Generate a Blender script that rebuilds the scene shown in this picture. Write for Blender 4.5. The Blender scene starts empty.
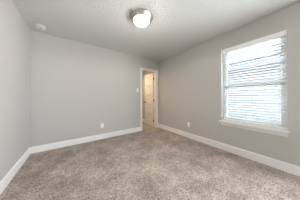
import bpy, bmesh, math
from mathutils import Matrix, Vector

scene = bpy.context.scene
COL = scene.collection

# ------------------------------------------------------------------ camera, world, sun, exposure
CAM_H, YAW, PITCH, ROLL, FPX = 1.1085, 0.6163, 0.0072, 0.0022, 109.5
cam_data = bpy.data.cameras.new('camera')
cam_data.sensor_width = 36.0
cam_data.sensor_fit = 'HORIZONTAL'
cam_data.lens = FPX * 36.0 / 300.0
cam_data.shift_y = -3.65 / 300.0
cam_data.clip_start = 0.02
cam = bpy.data.objects.new('camera', cam_data)
COL.objects.link(cam)
cam.matrix_world = (Matrix.Translation((0, 0, CAM_H)) @ Matrix.Rotation(-YAW, 4, 'Z')
                    @ Matrix.Rotation(math.pi / 2 + PITCH, 4, 'X') @ Matrix.Rotation(-ROLL, 4, 'Z'))
scene.camera = cam

SKY_STRENGTH = 15.0
SUN_STRENGTH = 18.0
LAMP_STRENGTH = 58.0
BULB_WATTS = 6.5
HALL_WATTS = 46.0
EXPOSURE = 0.66

world = bpy.data.worlds.new('world')
scene.world = world
world.use_nodes = True
bg = world.node_tree.nodes['Background']
bg.inputs['Color'].default_value = (0.87, 0.945, 1.0, 1)
bg.inputs['Strength'].default_value = SKY_STRENGTH

sun_data = bpy.data.lights.new('sun', 'SUN')
sun_data.energy = SUN_STRENGTH
sun_data.angle = math.radians(1.0)
sun_data.color = (1.0, 0.95, 0.88)
sun = bpy.data.objects.new('sun', sun_data)
COL.objects.link(sun)
sun.location = (4, -6, 9)
sun.rotation_euler = Vector((0.12, 0.55, -0.83)).to_track_quat('-Z', 'Y').to_euler()

# the warm ceiling lamp of the hall behind the door
hl = bpy.data.lights.new('hall_lamp', 'SPOT')
hl.energy = HALL_WATTS
hl.color = (1.0, 0.70, 0.42)
hl.shadow_soft_size = 0.08
hl.spot_size = math.radians(168)
hl.spot_blend = 0.75
hall_lamp = bpy.data.objects.new('hall_lamp', hl)
COL.objects.link(hall_lamp)
hall_lamp.location = (1.67, 3.95, 2.36)

vs = scene.view_settings
scene.display_settings.display_device = 'sRGB'
vs.view_transform = 'Standard'
vs.look = 'None'
vs.gamma = 1.0
vs.use_curve_mapping = False
vs.exposure = EXPOSURE

# the sky seen through the window opening guides the light sampling
pd = bpy.data.lights.new('window_portal', 'AREA')
pd.shape = 'RECTANGLE'
pd.size, pd.size_y = 1.52, 0.88
pd.cycles.is_portal = True
portal = bpy.data.objects.new('window_portal', pd)
COL.objects.link(portal)
# (and a second one for the added daylight opening behind the viewer)
pd2 = bpy.data.lights.new('opening_portal', 'AREA')
pd2.shape = 'RECTANGLE'
pd2.size, pd2.size_y = 1.92, 1.65   # local x is vertical
pd2.cycles.is_portal = True
portal2 = bpy.data.objects.new('opening_portal', pd2)
COL.objects.link(portal2)
portal2.matrix_world = Matrix.Translation((2.76, -1.375, 1.36)) @ Matrix.Rotation(math.pi / 2, 4, 'Y')
portal.matrix_world = Matrix.Translation((2.76, 0.585, 1.355)) @ Matrix.Rotation(math.pi / 2, 4, 'Y')


# ------------------------------------------------------------------ helpers
def lin(r, g, b):
    f = lambda c: (c / 255 / 12.92) if c / 255 <= 0.04045 else ((c / 255 + 0.055) / 1.055) ** 2.4
    return (f(r), f(g), f(b), 1.0)


def material(name, color, rough=0.6, metal=0.0, spec=0.3):
    m = bpy.data.materials.new(name)
    m.use_nodes = True
    b = m.node_tree.nodes['Principled BSDF']
    b.inputs['Base Color'].default_value = color
    b.inputs['Roughness'].default_value = rough
    b.inputs['Metallic'].default_value = metal
    b.inputs['Specular IOR Level'].default_value = spec
    return m


def nodes_of(m):
    nt = m.node_tree
    return nt, nt.nodes['Principled BSDF']


def add_bump(m, scale, distance, strength=1.0, detail=3.0, lo=None, hi=None):
    nt, b = nodes_of(m)
    tc = nt.nodes.new('ShaderNodeTexCoord')
    n = nt.nodes.new('ShaderNodeTexNoise')
    n.inputs['Scale'].default_value = scale
    n.inputs['Detail'].default_value = detail
    nt.links.new(tc.outputs['Object'], n.inputs['Vector'])
    src = n.outputs['Fac']
    if lo is not None:
        r = nt.nodes.new('ShaderNodeMapRange')
        r.inputs['From Min'].default_value = lo
        r.inputs['From Max'].default_value = hi
        r.interpolation_type = 'SMOOTHSTEP'
        nt.links.new(src, r.inputs['Value'])
        src = r.outputs['Result']
    bu = nt.nodes.new('ShaderNodeBump')
    bu.inputs['Distance'].default_value = distance
    bu.inputs['Strength'].default_value = strength
    nt.links.new(src, bu.inputs['Height'])
    nt.links.new(bu.outputs['Normal'], b.inputs['Normal'])


def obj(name, bm, mat, parent=None, smooth=False, kind=None):
    me = bpy.data.meshes.new(name)
    bmesh.ops.recalc_face_normals(bm, faces=bm.faces)
    bm.to_mesh(me)
    bm.free()
    if smooth:
        for p in me.polygons:
            p.use_smooth = True
    me.materials.append(mat)
    o = bpy.data.objects.new(name, me)
    COL.objects.link(o)
    if parent is not None:
        o.parent = parent
        o.matrix_parent_inverse = Matrix.Identity(4)
    if kind:
        o['kind'] = kind
    return o


def empty(name, loc=(0, 0, 0), kind=None):
    o = bpy.data.objects.new(name, None)
    o.empty_display_size = 0.1
    COL.objects.link(o)
    o.location = loc
    if kind:
        o['kind'] = kind
    return o


def tag(o, label, category, group=None):
    o['label'] = label
    o['category'] = category
    if group:
        o['group'] = group


def bm_new():
    return bmesh.new()


def box(bm, lo, hi, bevel=0.0, seg=2):
    size = [h - l for l, h in zip(lo, hi)]
    c = [(h + l) / 2 for l, h in zip(lo, hi)]
    r = bmesh.ops.create_cube(bm, size=1.0, matrix=Matrix.Translation(c) @ Matrix.Diagonal((*size, 1)))
    if bevel > 0:
        edges = {e for v in r['verts'] for e in v.link_edges}
        bmesh.ops.bevel(bm, geom=list(edges), offset=bevel, segments=seg, affect='EDGES', profile=0.5)


def prism(bm, profile, place, length):
    """profile: list of (u, v); place(u, v, w) -> point; extruded w = 0..length"""
    a = [bm.verts.new(place(u, v, 0)) for u, v in profile]
    b = [bm.verts.new(place(u, v, length)) for u, v in profile]
    n = len(profile)
    bm.faces.new(a)
    bm.faces.new(b)
    for i in range(n):
        bm.faces.new((a[i], a[(i + 1) % n], b[(i + 1) % n], b[i]))


def lathe(bm, profile, matrix=Matrix.Identity(4), seg=48):
    """profile: (radius, z) pairs; radius 0 at an end closes it"""
    rings = []
    for r, z in profile:
        if r < 1e-6:
            rings.append([bm.verts.new(matrix @ Vector((0, 0, z)))])
        else:
            rings.append([bm.verts.new(matrix @ Vector((r * math.cos(2 * math.pi * k / seg), r * math.sin(2 * math.pi * k / seg), z)))
                          for k in range(seg)])
    for A, B in zip(rings, rings[1:]):
        for k in range(seg):
            k2 = (k + 1) % seg
            if len(A) == 1 and len(B) > 1:
                bm.faces.new((A[0], B[k], B[k2]))
            elif len(B) == 1 and len(A) > 1:
                bm.faces.new((A[k], A[k2], B[0]))
            elif len(A) > 1:
                bm.faces.new((A[k], A[k2], B[k2], B[k]))


def cyl(bm, p, q, r, seg=12):
    p, q = Vector(p), Vector(q)
    M = Matrix.Translation(p) @ (q - p).to_track_quat('Z', 'Y').to_matrix().to_4x4()
    L = (q - p).length
    lathe(bm, [(0, 0), (r, 0), (r, L), (0, L)], M, seg)


# ------------------------------------------------------------------ materials
M_wall = material('greige_wall_paint', (0.500, 0.481, 0.456, 1), 0.75, spec=0.2)
add_bump(M_wall, 90, 0.0012, 0.5)
M_ceil = material('textured_ceiling_paint', (0.67, 0.675, 0.66, 1), 0.85, spec=0.15)
add_bump(M_ceil, 30, 0.008, 0.30, detail=2.5, lo=0.42, hi=0.62)
M_white = material('white_trim_paint', (0.81, 0.80, 0.79, 1), 0.38, spec=0.4)
M_door = material('white_door_paint', (0.76, 0.75, 0.72, 1), 0.42, spec=0.4)
M_vinyl = material('white_window_vinyl', (0.88, 0.90, 0.90, 1), 0.4, spec=0.4)
M_rail_shade = material('rail_shade_grey', (0.16, 0.17, 0.165, 1), 0.7)
M_blind = material('white_blind_slats', (0.87, 0.88, 0.88, 1), 0.45, spec=0.35)
M_cord = material('pale_blind_cord', (0.45, 0.47, 0.49, 1), 0.8)
M_wand = material('clear_grey_wand', (0.42, 0.45, 0.50, 1), 0.25)
M_plastic = material('white_plastic', (0.84, 0.84, 0.83, 1), 0.35, spec=0.4)
M_slot = material('dark_slot', (0.03, 0.03, 0.03, 1), 0.6)
M_sensor = material('grey_sensor', (0.16, 0.15, 0.14, 1), 0.5)
M_nickel = material('brushed_nickel', (0.50, 0.45, 0.41, 1), 0.42, metal=1.0)
M_bronze = material('aged_metal', (0.22, 0.17, 0.13, 1), 0.38, metal=1.0)
M_siding = material('grey_siding', (0.060, 0.063, 0.067, 1), 0.8)
M_fascia = material('slate_fascia', (0.05, 0.06, 0.08, 1), 0.7)
M_roof = material('grey_shingles', (0.032, 0.033, 0.035, 1), 0.9)
M_bounce = material('pale_bounce_slab', (0.84, 0.84, 0.83, 1), 0.95)
M_ground = material('sunlit_gravel', (0.68, 0.68, 0.67, 1), 0.95)
add_bump(M_ground, 14, 0.03, 0.6)

M_glass = bpy.data.materials.new('window_glass')
M_glass.use_nodes = True
nt = M_glass.node_tree
nt.nodes.remove(nt.nodes['Principled BSDF'])
tr = nt.nodes.new('ShaderNodeBsdfTransparent')
tr.inputs['Color'].default_value = (0.95, 0.97, 0.97, 1)
gl = nt.nodes.new('ShaderNodeBsdfGlossy')
gl.inputs['Roughness'].default_value = 0.02
fr = nt.nodes.new('ShaderNodeFresnel')
fr.inputs['IOR'].default_value = 1.45
mx = nt.nodes.new('ShaderNodeMixShader')
nt.links.new(fr.outputs['Fac'], mx.inputs['Fac'])
nt.links.new(tr.outputs['BSDF'], mx.inputs[1])
nt.links.new(gl.outputs['BSDF'], mx.inputs[2])
nt.links.new(mx.outputs['Shader'], nt.nodes['Material Output'].inputs['Surface'])

M_dome = material('frosted_lit_glass', (0.9, 0.88, 0.84, 1), 0.35)
_, b = nodes_of(M_dome)
b.inputs['Emission Color'].default_value = (1.0, 0.955, 0.89, 1)
b.inputs['Emission Strength'].default_value = LAMP_STRENGTH

# carpet: flecked twisted pile in taupe, brushed into lighter and darker patches
M_carpet = material('taupe_flecked_carpet', (0.4, 0.34, 0.29, 1), 0.95, spec=0.05)
nt, b = nodes_of(M_carpet)
tc = nt.nodes.new('ShaderNodeTexCoord')


def noise(scale, detail, rough=0.5):
    n = nt.nodes.new('ShaderNodeTexNoise')
    n.inputs['Scale'].default_value = scale
    n.inputs['Detail'].default_value = detail
    n.inputs['Roughness'].default_value = rough
    nt.links.new(tc.outputs['Object'], n.inputs['Vector'])
    return n


def ramp(src, stops):
    r = nt.nodes.new('ShaderNodeValToRGB')
    e = r.color_ramp.elements
    e[0].position, e[0].color = stops[0]
    e[1].position, e[1].color = stops[1]
    for p, c in stops[2:]:
        k = e.new(p)
        k.color = c
    nt.links.new(src, r.inputs['Fac'])
    return r.outputs['Color']


def mul(a, c):
    m = nt.nodes.new('ShaderNodeMix')
    m.data_type = 'RGBA'
    m.blend_type = 'MULTIPLY'
    m.inputs['Factor'].default_value = 1.0
    nt.links.new(a, m.inputs['A'])
    nt.links.new(c, m.inputs['B'])
    return m.outputs['Result']


grey = lambda v: (v, v, v, 1)
fleck = ramp(noise(58, 3.0, 0.65).outputs['Fac'],
             [(0.34, (0.13, 0.098, 0.080, 1)), (0.46, (0.38, 0.316, 0.274, 1)), (0.66, (0.57, 0.485, 0.430, 1))])
patch = ramp(noise(3.2, 4.0, 0.6).outputs['Fac'], [(0.34, grey(0.74)), (0.66, grey(1.18))])
tuft = ramp(noise(16, 3.0, 0.6).outputs['Fac'], [(0.36, grey(0.80)), (0.64, grey(1.12))])
nt.links.new(mul(mul(fleck, patch), tuft), b.inputs['Base Color'])
bu = nt.nodes.new('ShaderNodeBump')
bu.inputs['Distance'].default_value = 0.012
bu.inputs['Strength'].default_value = 0.7
nt.links.new(noise(60, 3.0, 0.6).outputs['Fac'], bu.inputs['Height'])
nt.links.new(bu.outputs['Normal'], b.inputs['Normal'])

# tan wood-look planks in the hall
M_plank = material('tan_plank_floor', (0.42, 0.31, 0.21, 1), 0.5, spec=0.3)
nt, b = nodes_of(M_plank)
tc = nt.nodes.new('ShaderNodeTexCoord')
br = nt.nodes.new('ShaderNodeTexBrick')
br.inputs['Color1'].default_value = (0.46, 0.34, 0.23, 1)
br.inputs['Color2'].default_value = (0.38, 0.28, 0.185, 1)
br.inputs['Mortar'].default_value = (0.16, 0.11, 0.07, 1)
br.inputs['Scale'].default_value = 1.0
br.inputs['Mortar Size'].default_value = 0.0015
br.inputs['Brick Width'].default_value = 0.9
br.inputs['Row Height'].default_value = 0.15
nt.links.new(tc.outputs['Object'], br.inputs['Vector'])
nt.links.new(br.outputs['Color'], b.inputs['Base Color'])

# ------------------------------------------------------------------ room shell
XL, XR, YB, YR, H = -0.6814, 2.5905, 3.1227, -2.3, 2.44
T = 0.115                     # inner wall thickness
TO = 0.145                    # outer wall thickness
XO = XR + TO
YB2 = YB + T
HALL_Y = 4.24
HALL_X = 0.9
DX0, DX1, DZ = 1.880, 2.502, 2.045       # rough door opening
W2Y0, W2Y1, W2Z0, W2Z1 = -2.20, -0.55, 0.40, 2.32
LN = 0.002                    # white liner boards of the window opening
WY0, WY1, WZ0, WZ1 = 0.150, 1.023, 0.583, 2.105

bm = bm_new(); box(bm, (XL - T, YR - T, -0.12), (XO, YB + 0.055, 0.0))
obj('floor', bm, M_carpet, kind='structure')
bm = bm_new(); box(bm, (XL - T, YB + 0.055, -0.12), (XO, HALL_Y + T, -0.002))
obj('floor_hall', bm, M_plank, kind='structure')
bm = bm_new(); box(bm, (XL - T, YR - T, H), (XO, HALL_Y + T, H + 0.15))
obj('ceiling', bm, M_ceil, kind='structure')
bm = bm_new(); box(bm, (XL - T, YR - T, 0), (XL, YB2, H))
obj('wall_left', bm, M_wall, kind='structure')
bm = bm_new(); box(bm, (XL, YR - T, 0), (XR, YR, H))
obj('wall_rear', bm, M_wall, kind='structure')
bm = bm_new()
box(bm, (XL, YB, 0), (DX0, YB2, H))
box(bm, (DX0, YB, DZ), (DX1, YB2, H))
box(bm, (DX1, YB, 0), (XR, YB2, H))
obj('wall_back', bm, M_wall, kind='structure')
bm = bm_new()
# (an unseen opening added beside and behind the viewer, for more daylight)
box(bm, (XR, YR - T, 0), (XO, W2Y0, H))
box(bm, (XR, W2Y1, 0), (XO, WY0 - LN, H))
box(bm, (XR, W2Y0, 0), (XO, W2Y1, W2Z0))
box(bm, (XR, W2Y0, W2Z1), (XO, W2Y1, H))
box(bm, (XR, WY1 + LN, 0), (XO, HALL_Y + T, H))
box(bm, (XR, WY0 - LN, 0), (XO, WY1 + LN, WZ0))
box(bm, (XR, WY0 - LN, WZ1 + LN), (XO, WY1 + LN, H))
obj('wall_right', bm, M_wall, kind='structure')
bm = bm_new(); box(bm, (HALL_X - T, HALL_Y, 0), (XR, HALL_Y + T, H))
obj('wall_hall_back', bm, M_wall, kind='structure')
bm = bm_new(); box(bm, (HALL_X - T, YB2, 0), (HALL_X, HALL_Y, H))
obj('wall_hall_left', bm, M_wall, kind='structure')

# baseboards
BT, BH = 0.015, 0.134
prof = [(0, 0), (BT, 0), (BT, BH - 0.018), (BT - 0.004, BH - 0.010), (0.006, BH - 0.003), (0.004, BH), (0, BH)]
CX0 = 1.819                   # outer edge of the door casing


def baseboard(name, place, length):
    bm = bm_new()
    prism(bm, prof, place, length)
    obj(name, bm, M_white, kind='structure')


baseboard('baseboard_left', lambda u, v, w: (XL + u, YR + w, v), YB - YR)
baseboard('baseboard_back', lambda u, v, w: (XL + BT + w, YB - u, v), CX0 - XL - BT)
baseboard('baseboard_right', lambda u, v, w: (XR - u, YR + w, v), YB - YR)
baseboard('baseboard_rear', lambda u, v, w: (XL + BT + w, YR + u, v), XR - XL - 2 * BT)
baseboard('baseboard_hall_back', lambda u, v, w: (HALL_X + w, HALL_Y - u, v), XR - HALL_X)
baseboard('baseboard_hall_right', lambda u, v, w: (XR - u, YB2 + w, v), HALL_Y - BT - YB2)

# ------------------------------------------------------------------ door: casing, jamb, five-panel slab
def casing_leg(bm, x0, x1, inner_right):
    w = x1 - x0
    p = [(0, 0), (w, 0), (w, 0.010), (w - 0.012, 0.017), (0.010, 0.012), (0.0, 0.008)]
    if not inner_right:       # thick edge outside
        prism(bm, p if False else [(w - u, v) for u, v in p], lambda u, v, q: (x0 + u, YB - v, q), 2.022)
    else:
        prism(bm, p, lambda u, v, q: (x0 + u, YB - v, q), 2.022)


bm = bm_new()
casing_leg(bm, CX0, 1.888, False)
casing_leg(bm, 2.506, 2.574, True)
p = [(0, 0), (0.064, 0), (0.064, 0.010), (0.052, 0.017), (0.010, 0.012), (0, 0.008)]
prism(bm, p, lambda u, v, q: (CX0 + q, YB - v, 2.020 + u), 2.574 - CX0)
obj('trim_1', bm, M_white, kind='structure')

bm = bm_new()
box(bm, (DX0, YB - 0.002, 0), (DX0 + 0.018, YB2 + 0.002, DZ))
box(bm, (DX1 - 0.018, YB - 0.002, 0), (DX1, YB2 + 0.002, DZ))
box(bm, (DX0 + 0.018, YB - 0.002, DZ - 0.018), (DX1 - 0.018, YB2 + 0.002, DZ))
# stop strips
box(bm, (DX0 + 0.018, YB + 0.045, 0), (DX0 + 0.028, YB + 0.078, DZ - 0.018))
box(bm, (DX1 - 0.028, YB + 0.045, 0), (DX1 - 0.018, YB + 0.078, DZ - 0.018))
box(bm, (DX0 + 0.028, YB + 0.045, DZ - 0.028), (DX1 - 0.028, YB + 0.078, DZ - 0.018))
obj('trim_2', bm, M_white, kind='structure')

DW, DH, DT, G = 0.578, 2.008, 0.035, 0.016
hinge_at = (2.496, YB2 + 0.010, 0.0)
door = empty('door_1', hinge_at, kind='structure')
# door frame of reference: +y along the slab (free edge), -x faces the bedroom viewer
bm = bm_new()
Z0 = 0.012
X0, X1 = -DT, 0.0
box(bm, (X0 + 0.0135, G + 0.001, Z0 + 0.002), (X1 - 0.0135, DW + G - 0.001, Z0 + DH - 0.002))
st, mr, br, trl = 0.105, 0.105, 0.195, 0.118
ph = (DH - br - trl - 4 * mr) / 5
box(bm, (X0, G, Z0), (X1, G + st, Z0 + DH), 0.001, 1)
box(bm, (X0, DW + G - st, Z0), (X1, DW + G, Z0 + DH), 0.001, 1)
z = Z0
rails = [(Z0, Z0 + br)]
z = Z0 + br
for k in range(5):
    # sloped sticking runs from the rails down to the flat recessed panel, on both faces
    ya, yb_, za, zb, n = G + st, DW + G - st, z, z + ph, 0.028
    for xf, xd in ((X0 + 0.0005, X0 + 0.013), (X1 - 0.0005, X1 - 0.013)):
        o4 = [bm.verts.new(p) for p in ((xf, ya, za), (xf, yb_, za), (xf, yb_, zb), (xf, ya, zb))]
        i4 = [bm.verts.new(p) for p in ((xd, ya + n, za + n), (xd, yb_ - n, za + n), (xd, yb_ - n, zb - n), (xd, ya + n, zb - n))]
        for e in range(4):
            bm.faces.new((o4[e], o4[(e + 1) % 4], i4[(e + 1) % 4], i4[e]))
        bm.faces.new(i4)
    z += ph
    rails.append((z, z + (mr if k < 4 else trl)))
    z += mr
for a, c in rails:
    box(bm, (X0, G + st - 0.001, a), (X1, DW + G + 0.001 - st, c), 0.001, 1)
obj('door_slab', bm, M_door, door)

kz, ky = 0.905, DW + G - 0.060
bm = bm_new()
Mk = Matrix.Translation((X0, ky, kz)) @ Matrix.Rotation(-math.pi / 2, 4, 'Y')
kp = [(0, 0), (0.032, 0), (0.032, 0.004), (0.026, 0.008), (0.012, 0.011), (0.011, 0.024), (0.016, 0.030),
      (0.025, 0.038), (0.028, 0.047), (0.025, 0.056), (0.014, 0.062), (0, 0.063)]
lathe(bm, kp, Mk, 24)
lathe(bm, kp, Matrix.Translation((X1, ky, kz)) @ Matrix.Rotation(math.pi / 2, 4, 'Y'), 24)
box(bm, (X0 + 0.006, DW + G - 0.001, kz - 0.028), (X1 - 0.006, DW + G + 0.0015, kz + 0.028))
obj('door_knob', bm, M_bronze, door, smooth=False)
for hz in (0.22, 0.985, 1.79):
    bm = bm_new()
    cyl(bm, (X0 - 0.004, -0.004, hz - 0.05), (X0 - 0.004, -0.004, hz + 0.05), 0.008, 12)
    box(bm, (X0 - 0.0008, G - 0.003, hz - 0.048), (X1 - 0.002, G + 0.0002, hz + 0.048))
    box(bm, (X0 - 0.006, -0.004, hz - 0.048), (X0 + 0.001, G - 0.001, hz + 0.048))
    obj('hinge', bm, M_bronze, door)

# ------------------------------------------------------------------ window: vinyl frame, two sashes, glass
win = empty('window_1', (XR, (WY0 + WY1) / 2, WZ0), kind='structure')
wy, wz = (WY0 + WY1) / 2, WZ0


def wbox(bm, x0, x1, y0, y1, z0, z1, bev=0.0):
    """world box written in the window's own space"""
    box(bm, (x0 - XR, y0 - wy, z0 - wz), (x1 - XR, y1 - wy, z1 - wz), bev, 1)


def ring(bm, x0, x1, y0, y1, z0, z1, ws, wt, wb, bev=0.0):
    wbox(bm, x0, x1, y0, y0 + ws, z0, z1, bev)
    wbox(bm, x0, x1, y1 - ws, y1, z0, z1, bev)
    wbox(bm, x0, x1, y0 + ws, y1 - ws, z0, z0 + wb, bev)
    wbox(bm, x0, x1, y0 + ws, y1 - ws, z1 - wt, z1, bev)


SZ = 0.608                    # top of the stool
bm = bm_new(); ring(bm, 2.688, XO, WY0, WY1, SZ, WZ1, 0.030, 0.030, 0.030, 0.002)
obj('window_frame', bm, M_vinyl, win)
MR = 1.290
bm = bm_new(); ring(bm, 2.714, 2.732, WY0 + 0.030, WY1 - 0.030, MR - 0.020, WZ1 - 0.030, 0.034, 0.034, 0.058, 0.002)
us = obj('upper_sash', bm, M_vinyl, win)
bm = bm_new(); wbox(bm, 2.721, 2.725, WY0 + 0.062, WY1 - 0.062, MR + 0.036, WZ1 - 0.062)
obj('pane', bm, M_glass, us)
bm = bm_new(); ring(bm, 2.692, 2.712, WY0 + 0.030, WY1 - 0.030, SZ + 0.030, MR + 0.045, 0.036, 0.065, 0.040, 0.002)
box(bm, (2.684 - XR, -0.03, MR + 0.0448 - wz), (2.712 - XR, 0.03, MR + 0.054 - wz), 0.002, 1)
ls = obj('lower_sash', bm, M_vinyl, win)
bm = bm_new(); wbox(bm, 2.700, 2.704, WY0 + 0.064, WY1 - 0.064, SZ + 0.068, MR - 0.018)
obj('pane', bm, M_glass, ls)
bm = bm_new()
wbox(bm, 2.6895, 2.6922, WY0 + 0.031, WY1 - 0.031, MR - 0.002, MR + 0.030, 0.0008)  # dark strip stands in for the backlit shade on the meeting rail
obj('rail_shade', bm, M_rail_shade, ls)
# liner boards, stool and apron
bm = bm_new()
box(bm, (XR + 0.0005, WY0 - LN, SZ), (XO - 0.001, WY0, WZ1 + LN))
box(bm, (XR + 0.0005, WY1, SZ), (XO - 0.001, WY1 + LN, WZ1 + LN))
box(bm, (XR + 0.0005, WY0, WZ1), (XO - 0.001, WY1, WZ1 + LN))
obj('trim_5', bm, M_white, kind='structure')
bm = bm_new()
box(bm, (2.530, 0.124, 0.5855), (XR, 1.055, SZ), 0.006, 3)
box(bm, (XR - 0.004, WY0, 0.5835), (2.688, WY1, SZ - 0.0005))
obj('trim_3', bm, M_white, kind='structure')
bm = bm_new()
prism(bm, [(0, 0.518), (0.006, 0.518), (0.008, 0.528), (0.014, 0.545), (0.026, 0.562), (0.034, 0.578), (0.034, 0.585), (0, 0.585)],
      lambda u, v, w: (XR - u, 0.142 + w, v), 0.893)
obj('trim_4', bm, M_white, kind='structure')

# ------------------------------------------------------------------ slatted blind inside the window opening
BY0, BY1 = WY0 + 0.006, WY1 - 0.028
blind = empty('window_blind', (XR + 0.033, (BY0 + BY1) / 2, 2.10))
tag(blind, 'white wide-slat horizontal blind lowered over the bright window', 'blind')
ox, oy, oz = blind.location


def bbox(bm, x0, x1, y0, y1, z0, z1, bev=0.0):
    box(bm, (x0 - ox, y0 - oy, z0 - oz), (x1 - ox, y1 - oy, z1 - oz), bev, 2)


bm = bm_new(); bbox(bm, XR + 0.006, XR + 0.062, BY0 + 0.004, BY1 - 0.004, 2.052, 2.104, 0.002)
obj('headrail', bm, M_blind, blind)
bm = bm_new()
prism(bm, [(0, 2.036), (0.010, 2.033), (0.013, 2.040), (0.011, 2.050), (0.011, 2.086), (0.014, 2.094), (0.012, 2.101), (0, 2.101)],
      lambda u, v, w: (XR + 0.004 - u - ox, WY0 + 0.006 + w - oy, v - oz), WY1 - WY0 - 0.008)
obj('valance', bm, M_blind, blind)

PITCHZ, TILT = 0.0455, math.radians(-12)
bm = bm_new()
zs = [2.022 - PITCHZ * k for k in range(33)]
zs = [v for v in zs if v > 0.69]
xc = XR + 0.035
for zc in zs:
    # gently crowned slat, 50 mm wide, outer edge slightly lower
    n = 6
    up, dn = [], []
    for i in range(n + 1):
        s = -0.025 + 0.05 * i / n
        crown = 0.0016 * (1 - (s / 0.025) ** 2)
        th = 0.0014 if 0 < i < n else 0.0008
        up.append((s, crown + th))
        dn.append((s, crown - th))
    pr = up + dn[::-1]
    ca, sa = math.cos(TILT), math.sin(TILT)
    prism(bm, pr, lambda u, v, w: (xc + u * ca - v * sa - ox, BY0 + w - oy, zc + u * sa + v * ca - oz), BY1 - BY0)
obj('slats', bm, M_blind, blind)
bm = bm_new(); bbox(bm, xc - 0.025, xc + 0.025, BY0, BY1, 0.632, 0.650, 0.003)
obj('bottom_rail', bm, M_blind, blind)
for cy_ in (BY0 + 0.10, BY0 + 0.42, BY1 - 0.24):
    bm = bm_new()
    for xx in (xc - 0.0262, xc + 0.0262):
        cyl(bm, (xx - ox, cy_ - oy, 0.645 - oz), (xx - ox, cy_ - oy, 2.055 - oz), 0.0006, 6)
    obj('ladder_cord', bm, M_cord, blind)
bm = bm_new()
wx, wyy = XR - 0.012, 0.905
cyl(bm, (wx + 0.02 - ox, wyy - oy, 2.046 - oz), (wx - ox, wyy - oy, 2.020 - oz), 0.003, 8)
cyl(bm, (wx - ox, wyy - oy, 2.022 - oz), (wx + 0.001 - ox, wyy + 0.012 - oy, 1.475 - oz), 0.0042, 8)
cyl(bm, (wx + 0.001 - ox, wyy + 0.012 - oy, 1.475 - oz), (wx + 0.001 - ox, wyy + 0.014 - oy, 1.385 - oz), 0.0065, 8)
obj('tilt_wand', bm, M_wand, blind)

# ------------------------------------------------------------------ ceiling light
LX, LY = 0.932, 1.555
lamp = empty('ceiling_light', (LX, LY, H))
tag(lamp, 'round brushed-nickel ceiling light with a glowing frosted glass dome', 'light')
bm = bm_new()
lathe(bm, [(0, 0), (0.174, 0), (0.184, -0.004), (0.187, -0.011), (0.184, -0.020), (0.176, -0.025), (0.169, -0.036),
           (0.161, -0.052), (0.152, -0.064), (0.143, -0.070), (0.127, -0.071), (0.124, -0.064), (0, -0.060)], seg=64)
obj('metal_pan', bm, M_nickel, lamp, smooth=True)
bm = bm_new()
dome = [(0.1235, -0.065)]
for k in range(1, 15):
    a = math.pi / 2 * k / 14
    dome.append((0.124 * math.cos(a) if k < 14 else 0.0, -0.067 - 0.063 * math.sin(a)))
lathe(bm, dome, seg=64)
obj('glass_dome', bm, M_dome, lamp, smooth=True)
bm = bm_new()
lathe(bm, [(0, -0.130), (0.014, -0.131), (0.015, -0.136), (0.010, -0.140), (0.008, -0.144), (0.012, -0.149), (0.011, -0.156), (0, -0.159)], seg=20)
obj('finial', bm, M_bronze, lamp, smooth=True)

bulb_data = bpy.data.lights.new('ceiling_light_bulb', 'SPOT')
bulb_data.energy = BULB_WATTS
bulb_data.color = (1.0, 0.955, 0.89)
bulb_data.spot_size = math.radians(176)
bulb_data.spot_blend = 0.12
bulb_data.shadow_soft_size = 0.06
bulb = bpy.data.objects.new('ceiling_light_bulb', bulb_data)
COL.objects.link(bulb)
bulb.location = (LX, LY, H - 0.235)

# ------------------------------------------------------------------ smoke detector
sd = empty('smoke_detector', (-0.492, 2.845, H))
tag(sd, 'round white smoke detector on the ceiling by the wall corner', 'smoke detector')
bm = bm_new()
lathe(bm, [(0, 0), (0.072, 0), (0.074, -0.004), (0.074, -0.011), (0.071, -0.013), (0.071, -0.016), (0.069, -0.030), (0.060, -0.038),
           (0.040, -0.041), (0, -0.042)], seg=40)
obj('body', bm, M_plastic, sd, smooth=False)
bm = bm_new()
lathe(bm, [(0, -0.0415), (0.013, -0.0415), (0.013, -0.0445), (0.010, -0.046), (0, -0.046)], seg=20)
obj('test_button', bm, M_sensor, sd)
bm = bm_new()
for k in range(20):
    a = 2 * math.pi * k / 20
    c, s = math.cos(a), math.sin(a)
    M = Matrix.Translation((0.0697 * c, 0.0697 * s, -0.0235)) @ Matrix.Rotation(a, 4, 'Z') @ Matrix.Diagonal((0.0022, 0.012, 0.004, 1))
    bmesh.ops.create_cube(bm, size=1.0, matrix=M)
obj('vent', bm, M_sensor, sd)

# ------------------------------------------------------------------ switch and outlets
def plate_bm():
    bm = bm_new()
    box(bm, (-0.037, -0.006, -0.0585), (0.037, 0.0, 0.0585), 0.0025, 2)
    for zz in (-0.049, 0.049):
        cyl(bm, (0, -0.005, zz), (0, -0.0072, zz), 0.003, 10)
    return bm


sw = empty('light_switch', (1.714, YB, 1.335))
tag(sw, 'white rocker light switch on the wall beside the door', 'light switch')
obj('wall_plate', plate_bm(), M_plastic, sw)
bm = bm_new()
box(bm, (-0.0165, -0.0075, -0.0335), (0.0165, -0.004, 0.0335), 0.001, 1)
prism(bm, [(-0.0055, -0.031), (-0.0105, -0.029), (-0.0085, 0.0), (-0.0115, 0.029), (-0.0055, 0.031)],
      lambda u, v, w: (-0.0145 + w, u - 0.001, v), 0.029)
obj('rocker', bm, M_plastic, sw)


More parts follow.
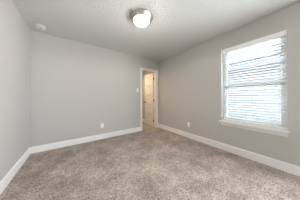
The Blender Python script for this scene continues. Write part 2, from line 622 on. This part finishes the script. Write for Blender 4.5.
def outlet(name, loc, rz, label):
    o = empty(name, loc)
    o.rotation_euler = (0, 0, rz)
    tag(o, label, 'outlet')
    obj('wall_plate', plate_bm(), M_plastic, o)
    for zz in (-0.0195, 0.0195):
        bm = bm_new()
        M = Matrix.Translation((0, -0.0055, zz)) @ Matrix.Rotation(math.pi / 2, 4, 'X')
        lathe(bm, [(0, 0), (0.0165, 0), (0.0165, 0.0022), (0.0155, 0.003), (0, 0.003)], M, 24)
        r = obj('receptacle', bm, M_plastic, o)
        bm = bm_new()
        box(bm, (-0.0072, -0.0092, zz - 0.001), (-0.0052, -0.0083, zz + 0.007))
        box(bm, (0.0052, -0.0092, zz - 0.001), (0.0072, -0.0083, zz + 0.006))
        cyl(bm, (0, -0.0083, zz - 0.008), (0, -0.0092, zz - 0.008), 0.0024, 10)
        obj('slot', bm, M_slot, r)
    return o


outlet('wall_outlet', (0.649, YB, 0.358), 0.0, 'white double outlet low on the wall to the left of the door')
outlet('wall_outlet', (XR, 1.835, 0.364), -math.pi / 2, 'white double outlet low on the wall between door and window')

# ------------------------------------------------------------------ outside the window
bm = bm_new(); box(bm, (XO, -0.05, H + 0.02), (XO + 1.3, HALL_Y + 0.6, H + 0.15))  # unseen overhang, added to keep sky light off the slats
obj('sky_blocker', bm, M_white, kind='structure')
bm = bm_new(); box(bm, (XO, -0.2, -0.40), (30, 26, -0.22))
obj('ground', bm, M_ground, kind='structure')
bm = bm_new(); box(bm, (XO, -20, -0.40), (30, -0.2, -0.22))  # unseen pale slab, added to bounce daylight up to the ceiling
obj('bounce_ground', bm, M_bounce, kind='structure')
house = empty('neighbouring_house', (6.2, 0.6, -0.22))
tag(house, 'grey house with a dark eave, outside behind the blind slats', 'house')
hx, hy, hz = house.location
bm = bm_new()
box(bm, (0, -1.4, 0), (6.0, 9, 2.52))
k = 0
zz = 0.05
while zz < 2.45:
    prism(bm, [(0, zz), (-0.014, zz), (-0.003, zz + 0.165), (0, zz + 0.165)], lambda u, v, w: (u, -1.4 + w, v), 10.4)
    zz += 0.17
box(bm, (1.5, -1.4, 2.52), (6.0, 9, 5.1))  # upper storey added to block the sky from the window
obj('siding_wall', bm, M_siding, house)
bm = bm_new()
box(bm, (-0.42, -1.6, 2.56), (-0.39, 9.2, 2.80))
box(bm, (-0.39, -1.6, 2.525), (0.0, 9.2, 2.56))
obj('eave', bm, M_fascia, house)
bm = bm_new()
prism(bm, [(-0.47, 2.80), (-0.47, 2.83), (1.5, 4.1), (1.5, 2.80)], lambda u, v, w: (u, -1.7 + w, v), 11.0)
obj('roof', bm, M_roof, house)
